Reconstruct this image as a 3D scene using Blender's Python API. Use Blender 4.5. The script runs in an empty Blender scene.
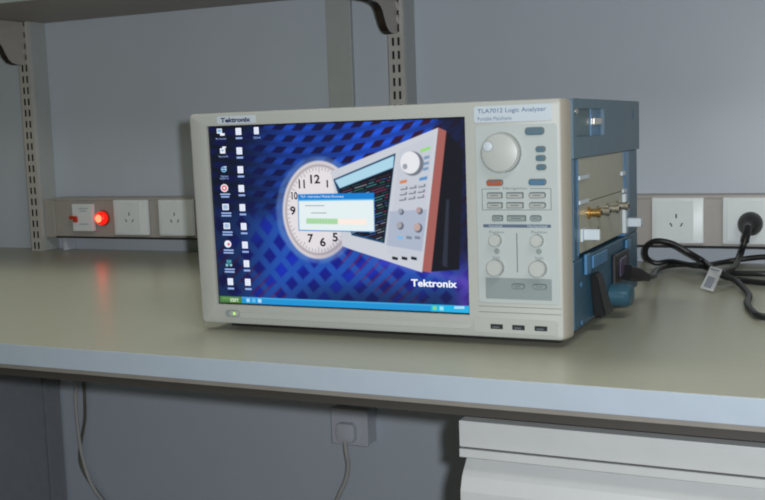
import bpy, bmesh, math, random
import numpy as np
from mathutils import Vector, Matrix
random.seed(4); np.random.seed(4)
SC = bpy.context.scene
COL = SC.collection

# ------------------------------------------------------------------ camera
cam_d = bpy.data.cameras.new('camera'); cam = bpy.data.objects.new('camera', cam_d); COL.objects.link(cam)
FW = Vector((-0.42416204, 0.89862597, -0.11206216)); RT = Vector((0.90541925, 0.42320112, -0.03341857)); UP = Vector((-0.01739404, 0.11563813, 0.9931391))
CAM = Vector((0, -2.08251946, 0.27163606))
cam.matrix_world = Matrix(((RT.x, UP.x, -FW.x, CAM.x), (RT.y, UP.y, -FW.y, CAM.y), (RT.z, UP.z, -FW.z, CAM.z), (0, 0, 0, 1)))
cam_d.sensor_width = 36; cam_d.lens = 1066.988 / 765 * 36; cam_d.clip_start = 0.02
SC.camera = cam
# ------------------------------------------------------------------ world, lamps, exposure
w = bpy.data.worlds.new('world'); SC.world = w; w.use_nodes = True
w.node_tree.nodes['Background'].inputs[0].default_value = (1.0, 1.0, 0.72, 1)
w.node_tree.nodes['Background'].inputs[1].default_value = 0.085
def area(name, loc, size, power, color, target, sy=None):
    l = bpy.data.lights.new(name, 'AREA'); l.energy = power; l.color = color; l.size = size
    if sy: l.shape = 'RECTANGLE'; l.size_y = sy
    o = bpy.data.objects.new(name, l); COL.objects.link(o); o.location = loc
    o.rotation_euler = (Vector(target) - Vector(loc)).to_track_quat('-Z', 'Y').to_euler()
    return o
area('ceiling_lamp', (-1.3, -0.42, 2.1), 1.3, 16, (1.0, 1.0, 0.88), (-1.1, -0.8, 0), 0.5)
area('right_fill', (0.8, -2.2, 2.1), 1.3, 19, (1.0, 1.0, 0.92), (0.3, -1.6, 0), 0.5)  # added fill light that brightens the right and front of the bench
fl = bpy.data.lights.new('camera_flash', 'POINT'); fl.energy = 54; fl.color = (0.92, 0.96, 1.0); fl.shadow_soft_size = 0.012
flo = bpy.data.objects.new('camera_flash', fl); COL.objects.link(flo); flo.location = (0.05, -2.08, 0.295)
vs = SC.view_settings
vs.view_transform = 'Standard'; vs.look = 'None'; vs.gamma = 1; vs.use_curve_mapping = False; vs.exposure = 0.22
SC.cycles.filter_width = 2.0

# ------------------------------------------------------------------ materials
def lin(c):
    c = c / 255.0
    return c / 12.92 if c <= 0.04045 else ((c + 0.055) / 1.055) ** 2.4
def rgb(r, g, b): return (lin(r), lin(g), lin(b), 1)
MATS = {}
def mat(name, col, rough=0.6, metal=0.0, var=0.05, scale=40, bump=0.0, spec=0.5, emit=None, estr=1.0, coat=0.0, stretch=None):
    if name in MATS: return MATS[name]
    m = bpy.data.materials.new(name); m.use_nodes = True; nt = m.node_tree; b = nt.nodes['Principled BSDF']
    b.inputs['Roughness'].default_value = rough; b.inputs['Metallic'].default_value = metal
    b.inputs['Specular IOR Level'].default_value = spec; b.inputs['Coat Weight'].default_value = coat
    tc = nt.nodes.new('ShaderNodeTexCoord'); n = nt.nodes.new('ShaderNodeTexNoise')
    n.inputs['Scale'].default_value = scale; n.inputs['Detail'].default_value = 4
    if stretch:
        mp = nt.nodes.new('ShaderNodeMapping'); mp.inputs['Scale'].default_value = stretch
        nt.links.new(tc.outputs['Object'], mp.inputs[0]); nt.links.new(mp.outputs[0], n.inputs['Vector'])
    else: nt.links.new(tc.outputs['Object'], n.inputs['Vector'])
    rp = nt.nodes.new('ShaderNodeValToRGB')
    lo = [max(0, c * (1 - var)) for c in col[:3]]; hi = [min(1, c * (1 + var)) for c in col[:3]]
    rp.color_ramp.elements[0].position = 0.3; rp.color_ramp.elements[0].color = (*lo, 1)
    rp.color_ramp.elements[1].position = 0.7; rp.color_ramp.elements[1].color = (*hi, 1)
    nt.links.new(n.outputs['Fac'], rp.inputs[0]); nt.links.new(rp.outputs[0], b.inputs['Base Color'])
    if bump:
        bp = nt.nodes.new('ShaderNodeBump'); bp.inputs['Strength'].default_value = bump; bp.inputs['Distance'].default_value = 0.001
        n2 = nt.nodes.new('ShaderNodeTexNoise'); n2.inputs['Scale'].default_value = scale * 12
        nt.links.new(tc.outputs['Object'], n2.inputs['Vector']); nt.links.new(n2.outputs['Fac'], bp.inputs['Height']); nt.links.new(bp.outputs[0], b.inputs['Normal'])
    if emit:
        b.inputs['Emission Color'].default_value = emit; b.inputs['Emission Strength'].default_value = estr
    MATS[name] = m; return m
WALL = mat('wall_paint', rgb(187, 195, 206), 0.32, scale=3, var=0.03)
POST = mat('grey_post_paint', rgb(168, 173, 172), 0.45, var=0.03)
TRUNK = mat('aluminium_trunking', rgb(166, 161, 156), 0.4, metal=0.05, var=0.03, scale=20)
SHELF = mat('shelf_laminate', rgb(150, 158, 158), 0.5)
SHELFU = mat('shelf_underside', rgb(140, 134, 130), 0.5)
TOP = mat('bench_laminate', rgb(162, 162, 146), 0.30, var=0.025, scale=60, spec=0.45)
EDGE = mat('bench_edge', rgb(154, 165, 176), 0.4, var=0.02)
RAIL = mat('bench_rail_steel', rgb(130, 125, 118), 0.4, metal=0.1)
RAILD = mat('bench_rail_shade', rgb(52, 48, 44), 0.6)
LEGP = mat('bench_side_paint', rgb(138, 142, 148), 0.6)
CAB = mat('cabinet_paint', rgb(172, 174, 174), 0.42, var=0.02)
GAP = mat('gap_dark', rgb(40, 42, 44), 0.8)
FLOOR = mat('floor_vinyl', rgb(120, 118, 112), 0.5, scale=6, var=0.08)
CEIL = mat('ceiling_paint', rgb(210, 210, 205), 0.8)
WHITE = mat('socket_plastic', rgb(222, 228, 230), 0.35, var=0.02)
WHITEG = mat('plug_plastic_white', rgb(190, 194, 204), 0.4, var=0.02)
PIN = mat('pin_slot_grey', rgb(84, 86, 90), 0.7)
DARK = mat('slot_dark', rgb(26, 26, 28), 0.7)
STEEL = mat('slotted_steel', rgb(184, 182, 178), 0.35, metal=0.1, var=0.04)
BRACK = mat('bracket_steel', rgb(172, 166, 160), 0.35, metal=0.2, var=0.04)
BLACK = mat('black_rubber', rgb(28, 28, 30), 0.4, var=0.1)
BEZEL = mat('bezel_plastic', rgb(166, 168, 163), 0.5, var=0.015, bump=0.05)
BEZEL2 = mat('bezel_side_shade', rgb(152, 146, 136), 0.5, var=0.015, bump=0.05)
PANEL = mat('panel_plastic', rgb(170, 178, 177), 0.45, var=0.012)
LABELP = mat('label_plate', rgb(182, 192, 200), 0.4, var=0.01)
GREYP = mat('grey_button_panel', rgb(129, 139, 139), 0.5, var=0.01)
KNOB = mat('knob_plastic', rgb(172, 176, 173), 0.4, var=0.01)
KNOBS = mat('knob_skirt', rgb(150, 154, 152), 0.5, var=0.01)
BTN = mat('button_plastic', rgb(159, 162, 159), 0.45, var=0.01)
RIM = mat('button_rim', rgb(96, 104, 106), 0.5, var=0.01)
TEAL = mat('button_teal', rgb(78, 106, 119), 0.4)
ORANGE = mat('button_orange', rgb(160, 82, 44), 0.4)
BLUEB = mat('button_blue', rgb(63, 110, 143), 0.4)
HDR = mat('header_ink', rgb(84, 98, 118), 0.5)
INK = mat('print_ink', rgb(92, 102, 110), 0.6)
PL = mat('faint_print', rgb(170, 180, 196), 0.6)
INKB = mat('print_ink_blue', rgb(82, 108, 142), 0.6)
LOGO = mat('logo_ink', rgb(44, 52, 92), 0.5)
BODYB = mat('body_blue', rgb(42, 80, 103), 0.4, var=0.06)
COVER = mat('cover_blue_grey', rgb(80, 104, 120), 0.45, var=0.05)
BRIGHT = mat('rail_bright_blue', rgb(62, 110, 150), 0.35)
BAY = mat('module_panel', rgb(164, 162, 147), 0.45, metal=0.1, var=0.02)
BRASS = mat('brass', rgb(200, 160, 96), 0.25, metal=0.9)
NICKEL = mat('nickel', rgb(190, 184, 170), 0.25, metal=0.9)
CABLEW = mat('grey_cable', rgb(178, 178, 176), 0.5)
CABLEO = mat('olive_cable', rgb(96, 96, 84), 0.5)
RED = mat('red_lever', rgb(190, 50, 24), 0.4)
SCR_BLACK = mat('screen_rim', rgb(18, 20, 26), 0.3)
def emis(name, c, s=1.0):
    if name in MATS: return MATS[name]
    m = bpy.data.materials.new(name); m.use_nodes = True; nt = m.node_tree; nt.nodes.remove(nt.nodes['Principled BSDF'])
    e = nt.nodes.new('ShaderNodeEmission'); e.inputs[0].default_value = c; e.inputs[1].default_value = s
    nt.links.new(e.outputs[0], nt.nodes['Material Output'].inputs[0]); MATS[name] = m; return m
LEDRED = mat('lamp_red_lens', rgb(200, 30, 16), 0.25, emit=(1, 0.012, 0.006, 1), estr=0.9)
LEDCORE = emis('lamp_core', (1.0, 0.045, 0.022, 1), 9)
LEDG = emis('power_led', (0.55, 0.95, 0.25, 1), 0.9)

# ------------------------------------------------------------------ mesh helpers
def box(bm, x0, x1, y0, y1, z0, z1, bev=0.0, seg=2):
    t = bmesh.new()
    vs_ = [t.verts.new((x, y, z)) for x in (x0, x1) for y in (y0, y1) for z in (z0, z1)]
    for f in ((0, 1, 3, 2), (4, 6, 7, 5), (0, 4, 5, 1), (2, 3, 7, 6), (0, 2, 6, 4), (1, 5, 7, 3)): t.faces.new([vs_[i] for i in f])
    if bev: bmesh.ops.bevel(t, geom=t.edges[:], offset=bev, segments=seg, affect='EDGES', profile=0.5)
    merge(bm, t)
def merge(bm, t, M=None):
    if M is not None: bmesh.ops.transform(t, matrix=M, verts=t.verts)
    me = bpy.data.meshes.new('t'); t.to_mesh(me); bm.from_mesh(me); t.free(); bpy.data.meshes.remove(me)
def lathe(bm, prof, M, n=28, cap=True):
    """prof: (radius, height) along local z, M places it"""
    t = bmesh.new(); rings = []
    for r, h in prof:
        rings.append([t.verts.new((r * math.cos(2 * math.pi * k / n), r * math.sin(2 * math.pi * k / n), h)) for k in range(n)])
    for a, b in zip(rings, rings[1:]):
        for k in range(n): t.faces.new((a[k], a[(k + 1) % n], b[(k + 1) % n], b[k]))
    if cap: t.faces.new(rings[-1]); t.faces.new(rings[0][::-1])
    merge(bm, t, M)
def extrude_poly(bm, pts, M, h, bev=0.0):
    """pts 2D loop in local xy, extruded along local z by h"""
    t = bmesh.new(); lo = [t.verts.new((x, y, 0)) for x, y in pts]; hi = [t.verts.new((x, y, h)) for x, y in pts]
    n = len(pts); t.faces.new(hi); t.faces.new(lo[::-1])
    for k in range(n): t.faces.new((lo[k], lo[(k + 1) % n], hi[(k + 1) % n], hi[k]))
    bmesh.ops.recalc_face_normals(t, faces=t.faces)
    if bev:
        es = [e for e in t.edges if all(abs(v.co.z - h) < 1e-9 for v in e.verts)]
        bmesh.ops.bevel(t, geom=es, offset=bev, segments=2, affect='EDGES', profile=0.5)
    merge(bm, t, M)
def rrect(cx, cy, w_, h_, r, n=5):
    out = []
    r = min(r, w_ / 2 - 1e-5, h_ / 2 - 1e-5)
    for (sx, sy, a0) in ((1, 1, 0), (-1, 1, 90), (-1, -1, 180), (1, -1, 270)):
        for k in range(n + 1):
            a = math.radians(a0 + 90 * k / n)
            out.append((cx + sx * (w_ / 2 - r) + r * math.cos(a), cy + sy * (h_ / 2 - r) + r * math.sin(a)))
    return out
def tube(bm, pts, r, n=10, smooth=True):
    P = [Vector(p) for p in pts]
    if smooth:
        Q = []
        for i in range(len(P) - 1):
            p0 = P[max(i - 1, 0)]; p1 = P[i]; p2 = P[i + 1]; p3 = P[min(i + 2, len(P) - 1)]
            for k in range(6):
                t = k / 6
                Q.append(0.5 * ((2 * p1) + (p2 - p0) * t + (2 * p0 - 5 * p1 + 4 * p2 - p3) * t * t + (3 * p1 - p0 - 3 * p2 + p3) * t ** 3))
        Q.append(P[-1]); P = Q
    t = bmesh.new(); rings = []
    nrm = None
    for i, p in enumerate(P):
        d = (P[min(i + 1, len(P) - 1)] - P[max(i - 1, 0)]).normalized()
        if nrm is None: nrm = d.orthogonal().normalized()
        nrm = (nrm - d * nrm.dot(d)).normalized(); b = d.cross(nrm)
        rings.append([t.verts.new(p + r * (math.cos(2 * math.pi * k / n) * nrm + math.sin(2 * math.pi * k / n) * b)) for k in range(n)])
    for a, b in zip(rings, rings[1:]):
        for k in range(n): t.faces.new((a[k], a[(k + 1) % n], b[(k + 1) % n], b[k]))
    t.faces.new(rings[0][::-1]); t.faces.new(rings[-1])
    merge(bm, t)
def ob(name, bm, m, parent=None, smooth=False, origin=None):
    bmesh.ops.recalc_face_normals(bm, faces=bm.faces)
    if origin is not None: bmesh.ops.translate(bm, vec=-Vector(origin), verts=bm.verts)
    me = bpy.data.meshes.new(name); bm.to_mesh(me); bm.free()
    if smooth:
        for p in me.polygons: p.use_smooth = True
        me.set_sharp_from_angle(angle=math.radians(38))
    me.materials.append(m)
    o = bpy.data.objects.new(name, me); COL.objects.link(o)
    if origin is not None: o.location = origin
    if parent: o.parent = parent
    return o
def bxo(name, x0, x1, y0, y1, z0, z1, m, parent=None, bev=0.0):
    bm = bmesh.new(); box(bm, x0, x1, y0, y1, z0, z1, bev); return ob(name, bm, m, parent)
def thing(name, label, cat, loc=(0, 0, 0), rotz=0, group=None):
    o = bpy.data.objects.new(name, None); COL.objects.link(o); o.location = loc; o.rotation_euler = (0, 0, rotz)
    o.empty_display_size = 0.05
    o['label'] = label; o['category'] = cat
    if group: o['group'] = group
    return o
def struct(o, label=None):
    o['kind'] = 'structure'
    if label: o['label'] = label
    return o
def text_mesh(s, size, bold=0.0, align='CENTER'):
    c = bpy.data.curves.new('txt', 'FONT'); c.body = s; c.size = size; c.offset = bold; c.align_x = align; c.align_y = 'CENTER'
    c.resolution_u = 3
    o = bpy.data.objects.new('txt', c); COL.objects.link(o)
    dg = bpy.context.evaluated_depsgraph_get(); me = bpy.data.meshes.new_from_object(o.evaluated_get(dg))
    bpy.data.objects.remove(o); bpy.data.curves.remove(c)
    return me
# front-face frame: local x = a, local y = c (up), local z = out of the face (towards -y)
def FR(a, c, off=0.0): return Matrix(((1, 0, 0, a), (0, 0, -1, -off), (0, 1, 0, c), (0, 0, 0, 1)))
# frame on a wall-like plane facing -y at depth y
def WF(x, z, y): return Matrix(((1, 0, 0, x), (0, 0, -1, y), (0, 1, 0, z), (0, 0, 0, 1)))
def put_text(bm, s, a, c, size, off, bold=0.0, align='CENTER', width=None, height=None, shear=None):
    me = text_mesh(s, size, bold, align)
    if len(me.vertices) == 0: return
    xs = [v.co.x for v in me.vertices]; ys = [v.co.y for v in me.vertices]
    sx = width / (max(xs) - min(xs)) if width else 1
    sy = height / (max(ys) - min(ys)) if height else 1
    cx = (max(xs) + min(xs)) / 2 if align == 'CENTER' else min(xs); cy = (max(ys) + min(ys)) / 2
    t = bmesh.new(); t.from_mesh(me); bpy.data.meshes.remove(me)
    bmesh.ops.transform(t, matrix=Matrix.Diagonal((sx, sy, 1, 1)) @ Matrix.Translation((-cx, -cy, 0)), verts=t.verts)
    if shear: bmesh.ops.transform(t, matrix=shear, verts=t.verts)
    merge(bm, t, FR(a, c, off))

# ================================================================== SETTING
bm = bmesh.new(); box(bm, -3.4, 1.6, 0, 0.06, -0.78, 2.3); struct(ob('wall_back', bm, WALL))
bm = bmesh.new(); box(bm, -3.4, 1.6, -4.0, 0.06, -0.82, -0.78); struct(ob('floor', bm, FLOOR))
# vertical flat cover strip on the wall between the shelf uprights
bm = bmesh.new(); box(bm, -1.094, -1.035, -0.012, 0, 0.001, 1.2, 0.001); struct(ob('trim_1', bm, POST))

# slotted shelf uprights on grey posts
def upright(x0, x1, label):
    t = thing('shelf_upright', label, 'upright', ((x0 + x1) / 2, 0, 0), 0, 'slotted shelf uprights')
    xc = (x0 + x1) / 2; hw = (x1 - x0) / 2
    bxo('post', -hw, hw, -0.052, 0, 0.0005, 1.25, POST, t, 0.0008)
    # slotted face built as a strip with real openings
    bm = bmesh.new(); zt = 0.006; pitch = 0.0272; k = 0
    cols = [-hw, -0.0088, -0.0036, 0.0036, 0.0088, hw]
    z = 0.006; rows = [0.0005]
    while z < 1.24:
        rows += [z, z + 0.0165]; z += pitch
    rows.append(1.25)
    for i in range(len(rows) - 1):
        for j in range(5):
            if i % 2 == 1 and j in (1, 3): continue
            v = [bm.verts.new((cols[a], -0.062, rows[b])) for a, b in ((j, i), (j + 1, i), (j + 1, i + 1), (j, i + 1))]
            bm.faces.new(v)
    for sx in (-1, 1):
        v = [bm.verts.new(p) for p in ((sx * hw, -0.062, 0.0005), (sx * hw, -0.052, 0.0005), (sx * hw, -0.052, 1.25), (sx * hw, -0.062, 1.25))]; bm.faces.new(v)
    bmesh.ops.remove_doubles(bm, verts=bm.verts, dist=1e-6)
    ob('slotted_channel', bm, STEEL, t)
    bxo('channel_back', -hw + 0.001, hw - 0.001, -0.054, -0.0522, 0.001, 1.249, DARK, t)
    return t
upright(-1.920, -1.885, 'slotted steel shelf upright at the left end of the wall')
upright(-0.925, -0.891, 'slotted steel shelf upright rising behind the instrument')

# shelf brackets
def bracket(x, zb, label):
    t = thing('shelf_bracket', label, 'bracket', (x, -0.062, zb), 0, 'steel shelf brackets')
    bm = bmesh.new(); h_ = 0.5595 - zb
    pts = [(0, -0.004), (0, h_), (-0.29, h_), (-0.288, h_ - 0.026), (-0.27, 0.052), (-0.20, 0.0505), (-0.125, 0.0505), (-0.100, 0.0485), (-0.086, 0.043), (-0.077, 0.034), (-0.068, 0.018), (-0.060, 0.006), (-0.050, -0.002), (-0.036, -0.006), (-0.018, -0.006)]
    M = Matrix(((0, 0, 1, -0.0055), (1, 0, 0, 0), (0, 1, 0, 0), (0, 0, 0, 1)))
    extrude_poly(bm, pts, M, 0.011); ob('bracket_arm', bm, BRACK, t)
    bm = bmesh.new(); 
    fl_ = [(p[0], p[1] - 0.0004) for p in pts[3:]]
    for (a, b) in zip(fl_, fl_[1:]):   # folded flange along the lower edge
        v = [bm.verts.new(q) for q in ((-0.0085, a[0], a[1]), (0.0085, a[0], a[1]), (0.0085, b[0], b[1]), (-0.0085, b[0], b[1]))]; bm.faces.new(v)
    bmesh.ops.solidify(bm, geom=bm.faces[:], thickness=0.002); ob('flange', bm, mat('bracket_dark_edge', rgb(74, 64, 58), 0.4, metal=0.3), t)
    bm = bmesh.new()
    for zz in (0.018, 0.045, 0.072): box(bm, -0.008, 0.008, -0.006, 0.006, zz, zz + 0.014, 0.001)
    ob('hook', bm, BRACK, t)
bracket(-1.9025, 0.463, 'steel shelf bracket hooked on the upright at the left')
bracket(-0.908, 0.470, 'steel shelf bracket hooked on the upright above the instrument')
t = thing('wall_shelf', 'long grey laminate shelf over the bench carried by two brackets', 'shelf', (-1.2, -0.2, 0.5605))
bxo('shelf_board', -1.9, 2.6, -0.155, 0.199, 0.0, 0.022, SHELFU, t, 0.001)
bxo('front_edge', -1.9, 2.6, -0.161, -0.1555, -0.001, 0.024, SHELF, t, 0.001)

# ================================================================== TRUNKING AND SOCKETS
def trunking(x0, x1, label, seams, cap, sup):
    t = thing('cable_trunking', label, 'trunking', (x0, 0, 0.033))
    L = x1 - x0
    bxo('trunking_body', 0 if not cap else 0.034, L, -0.0475, 0, 0, 0.099, TRUNK, t, 0.0015)
    bxo('cover_lip', 0.034 if cap else 0, L, -0.050, -0.0475, 0.0925, 0.099, TRUNK, t, 0.0008)
    bxo('cover_lip', 0.034 if cap else 0, L, -0.050, -0.0475, 0.0, 0.0045, GAP, t, 0.0008)
    if cap: bxo('end_cap', 0.001, 0.0335, -0.049, 0, 0.001, 0.0935, TRUNK, t, 0.0015)
    if sup: 
        bm = bmesh.new(); box(bm, sup - x0 - 0.006, sup - x0 + 0.006, -0.035, -0.004, -0.0325, 0, 0.001); ob('support_leg', bm, WHITEG, t)
trunking(-1.884, -0.926, 'grey cable trunking along the wall left of the instrument', (), True, -1.838)
trunking(-0.890, 1.4, 'grey cable trunking along the wall right of the instrument', (), False, None)
def socket(x0, x1, z0, z1, label, rot_strip=True):
    xc = (x0 + x1) / 2; zc = (z0 + z1) / 2; W_ = x1 - x0; H_ = z1 - z0
    t = thing('wall_socket', label, 'socket', (xc, -0.05, zc), 0, 'white wall sockets on the trunking')
    bm = bmesh.new(); extrude_poly(bm, rrect(0, 0, W_, H_, 0.003), WF(0, 0, -0.0003), 0.0085, 0.0022); p = ob('plate', bm, WHITE, t, True)
    bm = bmesh.new(); extrude_poly(bm, rrect(-0.005, 0, W_ * 0.72, H_ * 0.86, 0.002), WF(0, 0, -0.0088), 0.0008, 0.0004); ob('face_insert', bm, WHITE, p)
    for (dx, dz, a, w_, h_) in ((-0.002, 0.0085, 0, 0.0028, 0.0080), (-0.0115, -0.0075, 28, 0.0026, 0.0075), (0.0075, -0.0075, -28, 0.0026, 0.0075)):
        bm = bmesh.new(); extrude_poly(bm, rrect(0, 0, w_, h_, 0.0006, 2), WF(dx, dz, -0.0096) @ Matrix.Rotation(math.radians(a), 4, 'Z'), 0.0004); ob('pin_slot', bm, PIN, p)
    return t
socket(-1.661, -1.563, 0.043, 0.127, 'white three-pin wall socket just right of the red pilot lamp')
socket(-1.530, -1.434, 0.043, 0.127, 'white three-pin wall socket closest to the left side of the instrument')
socket(-0.394, -0.299, 0.042, 0.128, 'empty white wall socket right of the instrument')
socket(-0.266, -0.168, 0.042, 0.128, 'white wall socket with the black plug in it')
# breaker switch plate
t = thing('breaker_switch', 'small white breaker plate with a red lever beside the red lamp', 'switch', (-1.7545, -0.05, 0.0845))
bm = bmesh.new(); extrude_poly(bm, rrect(0, 0, 0.062, 0.066, 0.002), WF(0, 0, -0.0003), 0.010, 0.001); p = ob('plate', bm, WHITE, t)
bm = bmesh.new(); box(bm, -0.034, -0.020, -0.019, -0.0105, -0.004, 0.004, 0.001); box(bm, -0.024, -0.014, -0.017, -0.0105, -0.011, 0.003, 0.001); ob('red_lever', bm, RED, t)
for zz, w_ in ((0.022, 0.03), (0.016, 0.02), (-0.016, 0.028)):
    bm = bmesh.new(); extrude_poly(bm, rrect(0.004, zz, w_, 0.0024, 0.001, 2), WF(0, 0, -0.0104), 0.0003); ob('printed_line', bm, PL, t)
# red pilot lamp
t = thing('pilot_lamp', 'glowing red round pilot lamp on the trunking', 'lamp', (-1.698, -0.05, 0.083))
bm = bmesh.new(); lathe(bm, [(0.0, 0), (0.0185, 0), (0.0185, 0.003), (0.017, 0.005)], WF(0, 0, -0.0003)); ob('collar', bm, RED, t, True)
bm = bmesh.new(); lathe(bm, [(0.0158, 0.004), (0.0158, 0.012), (0.014, 0.0165), (0.010, 0.019), (0.009, 0.0193)], WF(0, 0, 0), cap=True); ob('red_lens', bm, LEDRED, t, True)
bm = bmesh.new(); lathe(bm, [(0.0095, 0.0195), (0.009, 0.0205), (0.005, 0.0215), (0.0005, 0.0218)], WF(0, 0, 0)); ob('glowing_core', bm, LEDCORE, t, True)

# ================================================================== BENCH
BY = -1.013
t = thing('workbench', 'long workbench with beige-grey laminate top and pale blue-grey front edge', 'bench', (-0.9, -0.5, -0.78))
G = lambda name, x0, x1, y0, y1, z0, z1, m, bev=0.0: bxo(name, x0 + 0.9, x1 + 0.9, y0 + 0.5, y1 + 0.5, z0 + 0.78, z1 + 0.78, m, t, bev)
G('worktop', -3.0, 1.5, BY + 0.002, -0.0006, -0.0285, 0.0, TOP)
G('front_edge_band', -3.0, 1.5, BY, BY + 0.0018, -0.0283, -0.0002, EDGE, 0.0006)
G('front_rail', -3.0, 1.5, BY + 0.004, BY + 0.030, -0.0345, -0.0292, RAIL)
G('rail_shade_strip', -3.0, 1.5, BY + 0.007, BY + 0.034, -0.0450, -0.0347, RAILD)  # dark strip standing in for the shade under the front rail
G('side_panel', -1.945, -1.918, BY + 0.06, -0.062, -0.78, -0.046, LEGP, 0.001)
G('rear_leg', -1.945, -1.914, -0.058, -0.004, -0.78, -0.046, LEGP, 0.001)
G('rear_rail', -1.912, 1.5, -0.030, -0.004, -0.075, -0.0292, RAIL)

# ================================================================== CABINET
t = thing('drawer_cabinet', 'light grey steel drawer cabinet standing under the right half of the bench', 'cabinet', (0.0, -0.75, -0.78))
cx0, cx1, cyf, cyb = -0.432, 0.30, -0.98, -0.45
G2 = lambda name, x0, x1, y0, y1, z0, z1, m, bev=0.0, par=None: bxo(name, x0, x1, y0 + 0.75, y1 + 0.75, z0 + 0.78, z1 + 0.78, m, par or t, bev)
G2('cabinet_top', cx0, cx1, cyf, cyb, -0.0895, -0.059, CAB, 0.0008)
G2('carcass', cx0 + 0.006, cx1 - 0.006, cyf + 0.034, cyb, -0.775, -0.0900, CAB)
G2('shadow_gap', cx0 + 0.004, cx1 - 0.004, cyf + 0.004, cyf + 0.03, -0.0915, -0.0897, GAP)
def drawer(zt, zb):
    bm = bmesh.new()
    prof = [(cyf, zt), (cyf, zt - 0.0095), (cyf + 0.024, zt - 0.0115), (cyf + 0.022, zt - 0.018), (cyf + 0.006, zt - 0.034), (cyf, zt - 0.050), (cyf, zb), (cyf + 0.03, zb), (cyf + 0.03, zt)]
    M = Matrix(((0, 0, 1, cx0), (1, 0, 0, 0.75), (0, 1, 0, 0.78), (0, 0, 0, 1)))
    extrude_poly(bm, prof, M, cx1 - cx0); ob('drawer', bm, CAB, t)
drawer(-0.0918, -0.300); drawer(-0.303, -0.52); drawer(-0.523, -0.76)

# ================================================================== UNDER BENCH SOCKET, CABLES
t = thing('surface_socket_box', 'white surface-mounted socket box on the wall under the bench', 'socket', (-1.055, 0, -0.375))
bxo('back_box', -0.043, 0.043, -0.042, 0, -0.040, 0.040, WHITEG, t, 0.002)
bxo('face_plate', -0.045, 0.045, -0.050, -0.0425, -0.042, 0.040, WHITEG, t, 0.002)
t = thing('white_plug_lead', 'white plug with grey lead plugged into the socket box under the bench', 'plug', (-1.057, -0.0502, -0.386))
bm = bmesh.new(); extrude_poly(bm, rrect(-0.002, 0.0, 0.046, 0.043, 0.012), WF(0, 0, -0.0003), 0.016, 0.004); ob('plug_body', bm, WHITEG, t, True)
bm = bmesh.new(); o_ = Vector((-1.057, -0.0502, -0.386))
tube(bm, [Vector(p) - o_ for p in ((-1.060, -0.062, -0.404), (-1.058, -0.062, -0.430), (-1.058, -0.055, -0.462), (-1.068, -0.05, -0.497), (-1.083, -0.05, -0.527), (-1.098, -0.045, -0.553), (-1.125, -0.045, -0.60), (-1.15, -0.04, -0.70), (-1.16, -0.05, -0.773))], 0.0052)
ob('lead', bm, CABLEW, t, True)
bm = bmesh.new(); tube(bm, [(-1.845, -0.042, -0.08), (-1.847, -0.02, -0.327), (-1.85, -0.02, -0.385), (-1.848, -0.02, -0.463), (-1.843, -0.02, -0.515), (-1.831, -0.02, -0.566), (-1.815, -0.02, -0.604), (-1.785, -0.02, -0.64), (-1.747, -0.02, -0.674), (-1.70, -0.03, -0.772)], 0.0045)
o = ob('hanging_cable', bm, CABLEW, None, True); o['label'] = 'pale grey cable hanging down the wall under the bench at left'; o['category'] = 'cable'
bm = bmesh.new(); tube(bm, [(-1.832, -0.037, -0.08), (-1.831, -0.010, -0.328), (-1.829, -0.010, -0.385), (-1.835, -0.008, -0.438), (-1.850, -0.008, -0.491), (-1.859, -0.008, -0.532), (-1.857, -0.008, -0.561), (-1.84, -0.008, -0.591), (-1.819, -0.008, -0.615), (-1.789, -0.009, -0.646), (-1.747, -0.009, -0.684), (-1.72, -0.02, -0.772)], 0.0040)
o = ob('hanging_cable', bm, CABLEO, None, True); o['label'] = 'darker olive cable twisting behind the pale hanging cable under the bench'; o['category'] = 'cable'

# ================================================================== LOGIC ANALYZER
OX, OY, RZ = -0.33427, -0.84574, math.radians(0.567)
A = thing('logic_analyzer', 'beige and blue portable logic analyzer with a lit colour screen on the bench', 'instrument', (OX, OY, 0), RZ)
Z0 = 0.0123; W, H, D = 0.5335, 0.2893, 0.4020
# --- bezel: shell with rounded side, screen opening cut through its face
SA0, SA1, SC0, SC1 = -0.5065, -0.1336, 0.0272, 0.2700
def shift(bm_): bmesh.ops.translate(bm_, vec=(0, 0, Z0), verts=bm_.verts); return bm_
def ring(bm_, a0, a1, c0, c1, r, y): return [bm_.verts.new((x, y, z)) for x, z in rrect((a0 + a1) / 2, (c0 + c1) / 2, a1 - a0, c1 - c0, r, 6)]
bm = bmesh.new()
secs = [(-W + 0.0005, -0.0140, 0.0010, H - 0.003, 0.004, 0.0), (-W - 0.0015, -0.0122, -0.0008, H - 0.001, 0.005, 0.0012), (-W - 0.003, -0.0090, -0.0018, H, 0.006, 0.006), (-W - 0.0035, -0.0068, -0.0018, H, 0.006, 0.012), (-W - 0.0035, -0.0052, -0.0018, H, 0.006, 0.022)]
rs = [ring(bm, *s) for s in secs]
for a, b in zip(rs, rs[1:]):
    n = len(a)
    for k in range(n): bm.faces.new((a[k], a[(k + 1) % n], b[(k + 1) % n], b[k]))
bm.faces.new(rs[-1])
hole = [bm.verts.new(p) for p in ((SA0 - .002, 0, SC0 - .002), (SA1 + .002, 0, SC0 - .002), (SA1 + .002, 0, SC1 + .002), (SA0 - .002, 0, SC1 + .002))]
hole2 = [bm.verts.new((v.co.x * 1.0, 0.005, v.co.z)) for v in hole]
he = [bm.edges.new((hole[k], hole[(k + 1) % 4])) for k in range(4)]
oe = [bm.edges.get((rs[0][k], rs[0][(k + 1) % len(rs[0])])) for k in range(len(rs[0]))]
bmesh.ops.triangle_fill(bm, edges=he + oe, use_beauty=True)
for k in range(4): bm.faces.new((hole[k], hole[(k + 1) % 4], hole2[(k + 1) % 4], hole2[k]))
bm.faces.new(hole2)
bz = ob('bezel', shift(bm), BEZEL, A, True)
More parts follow.
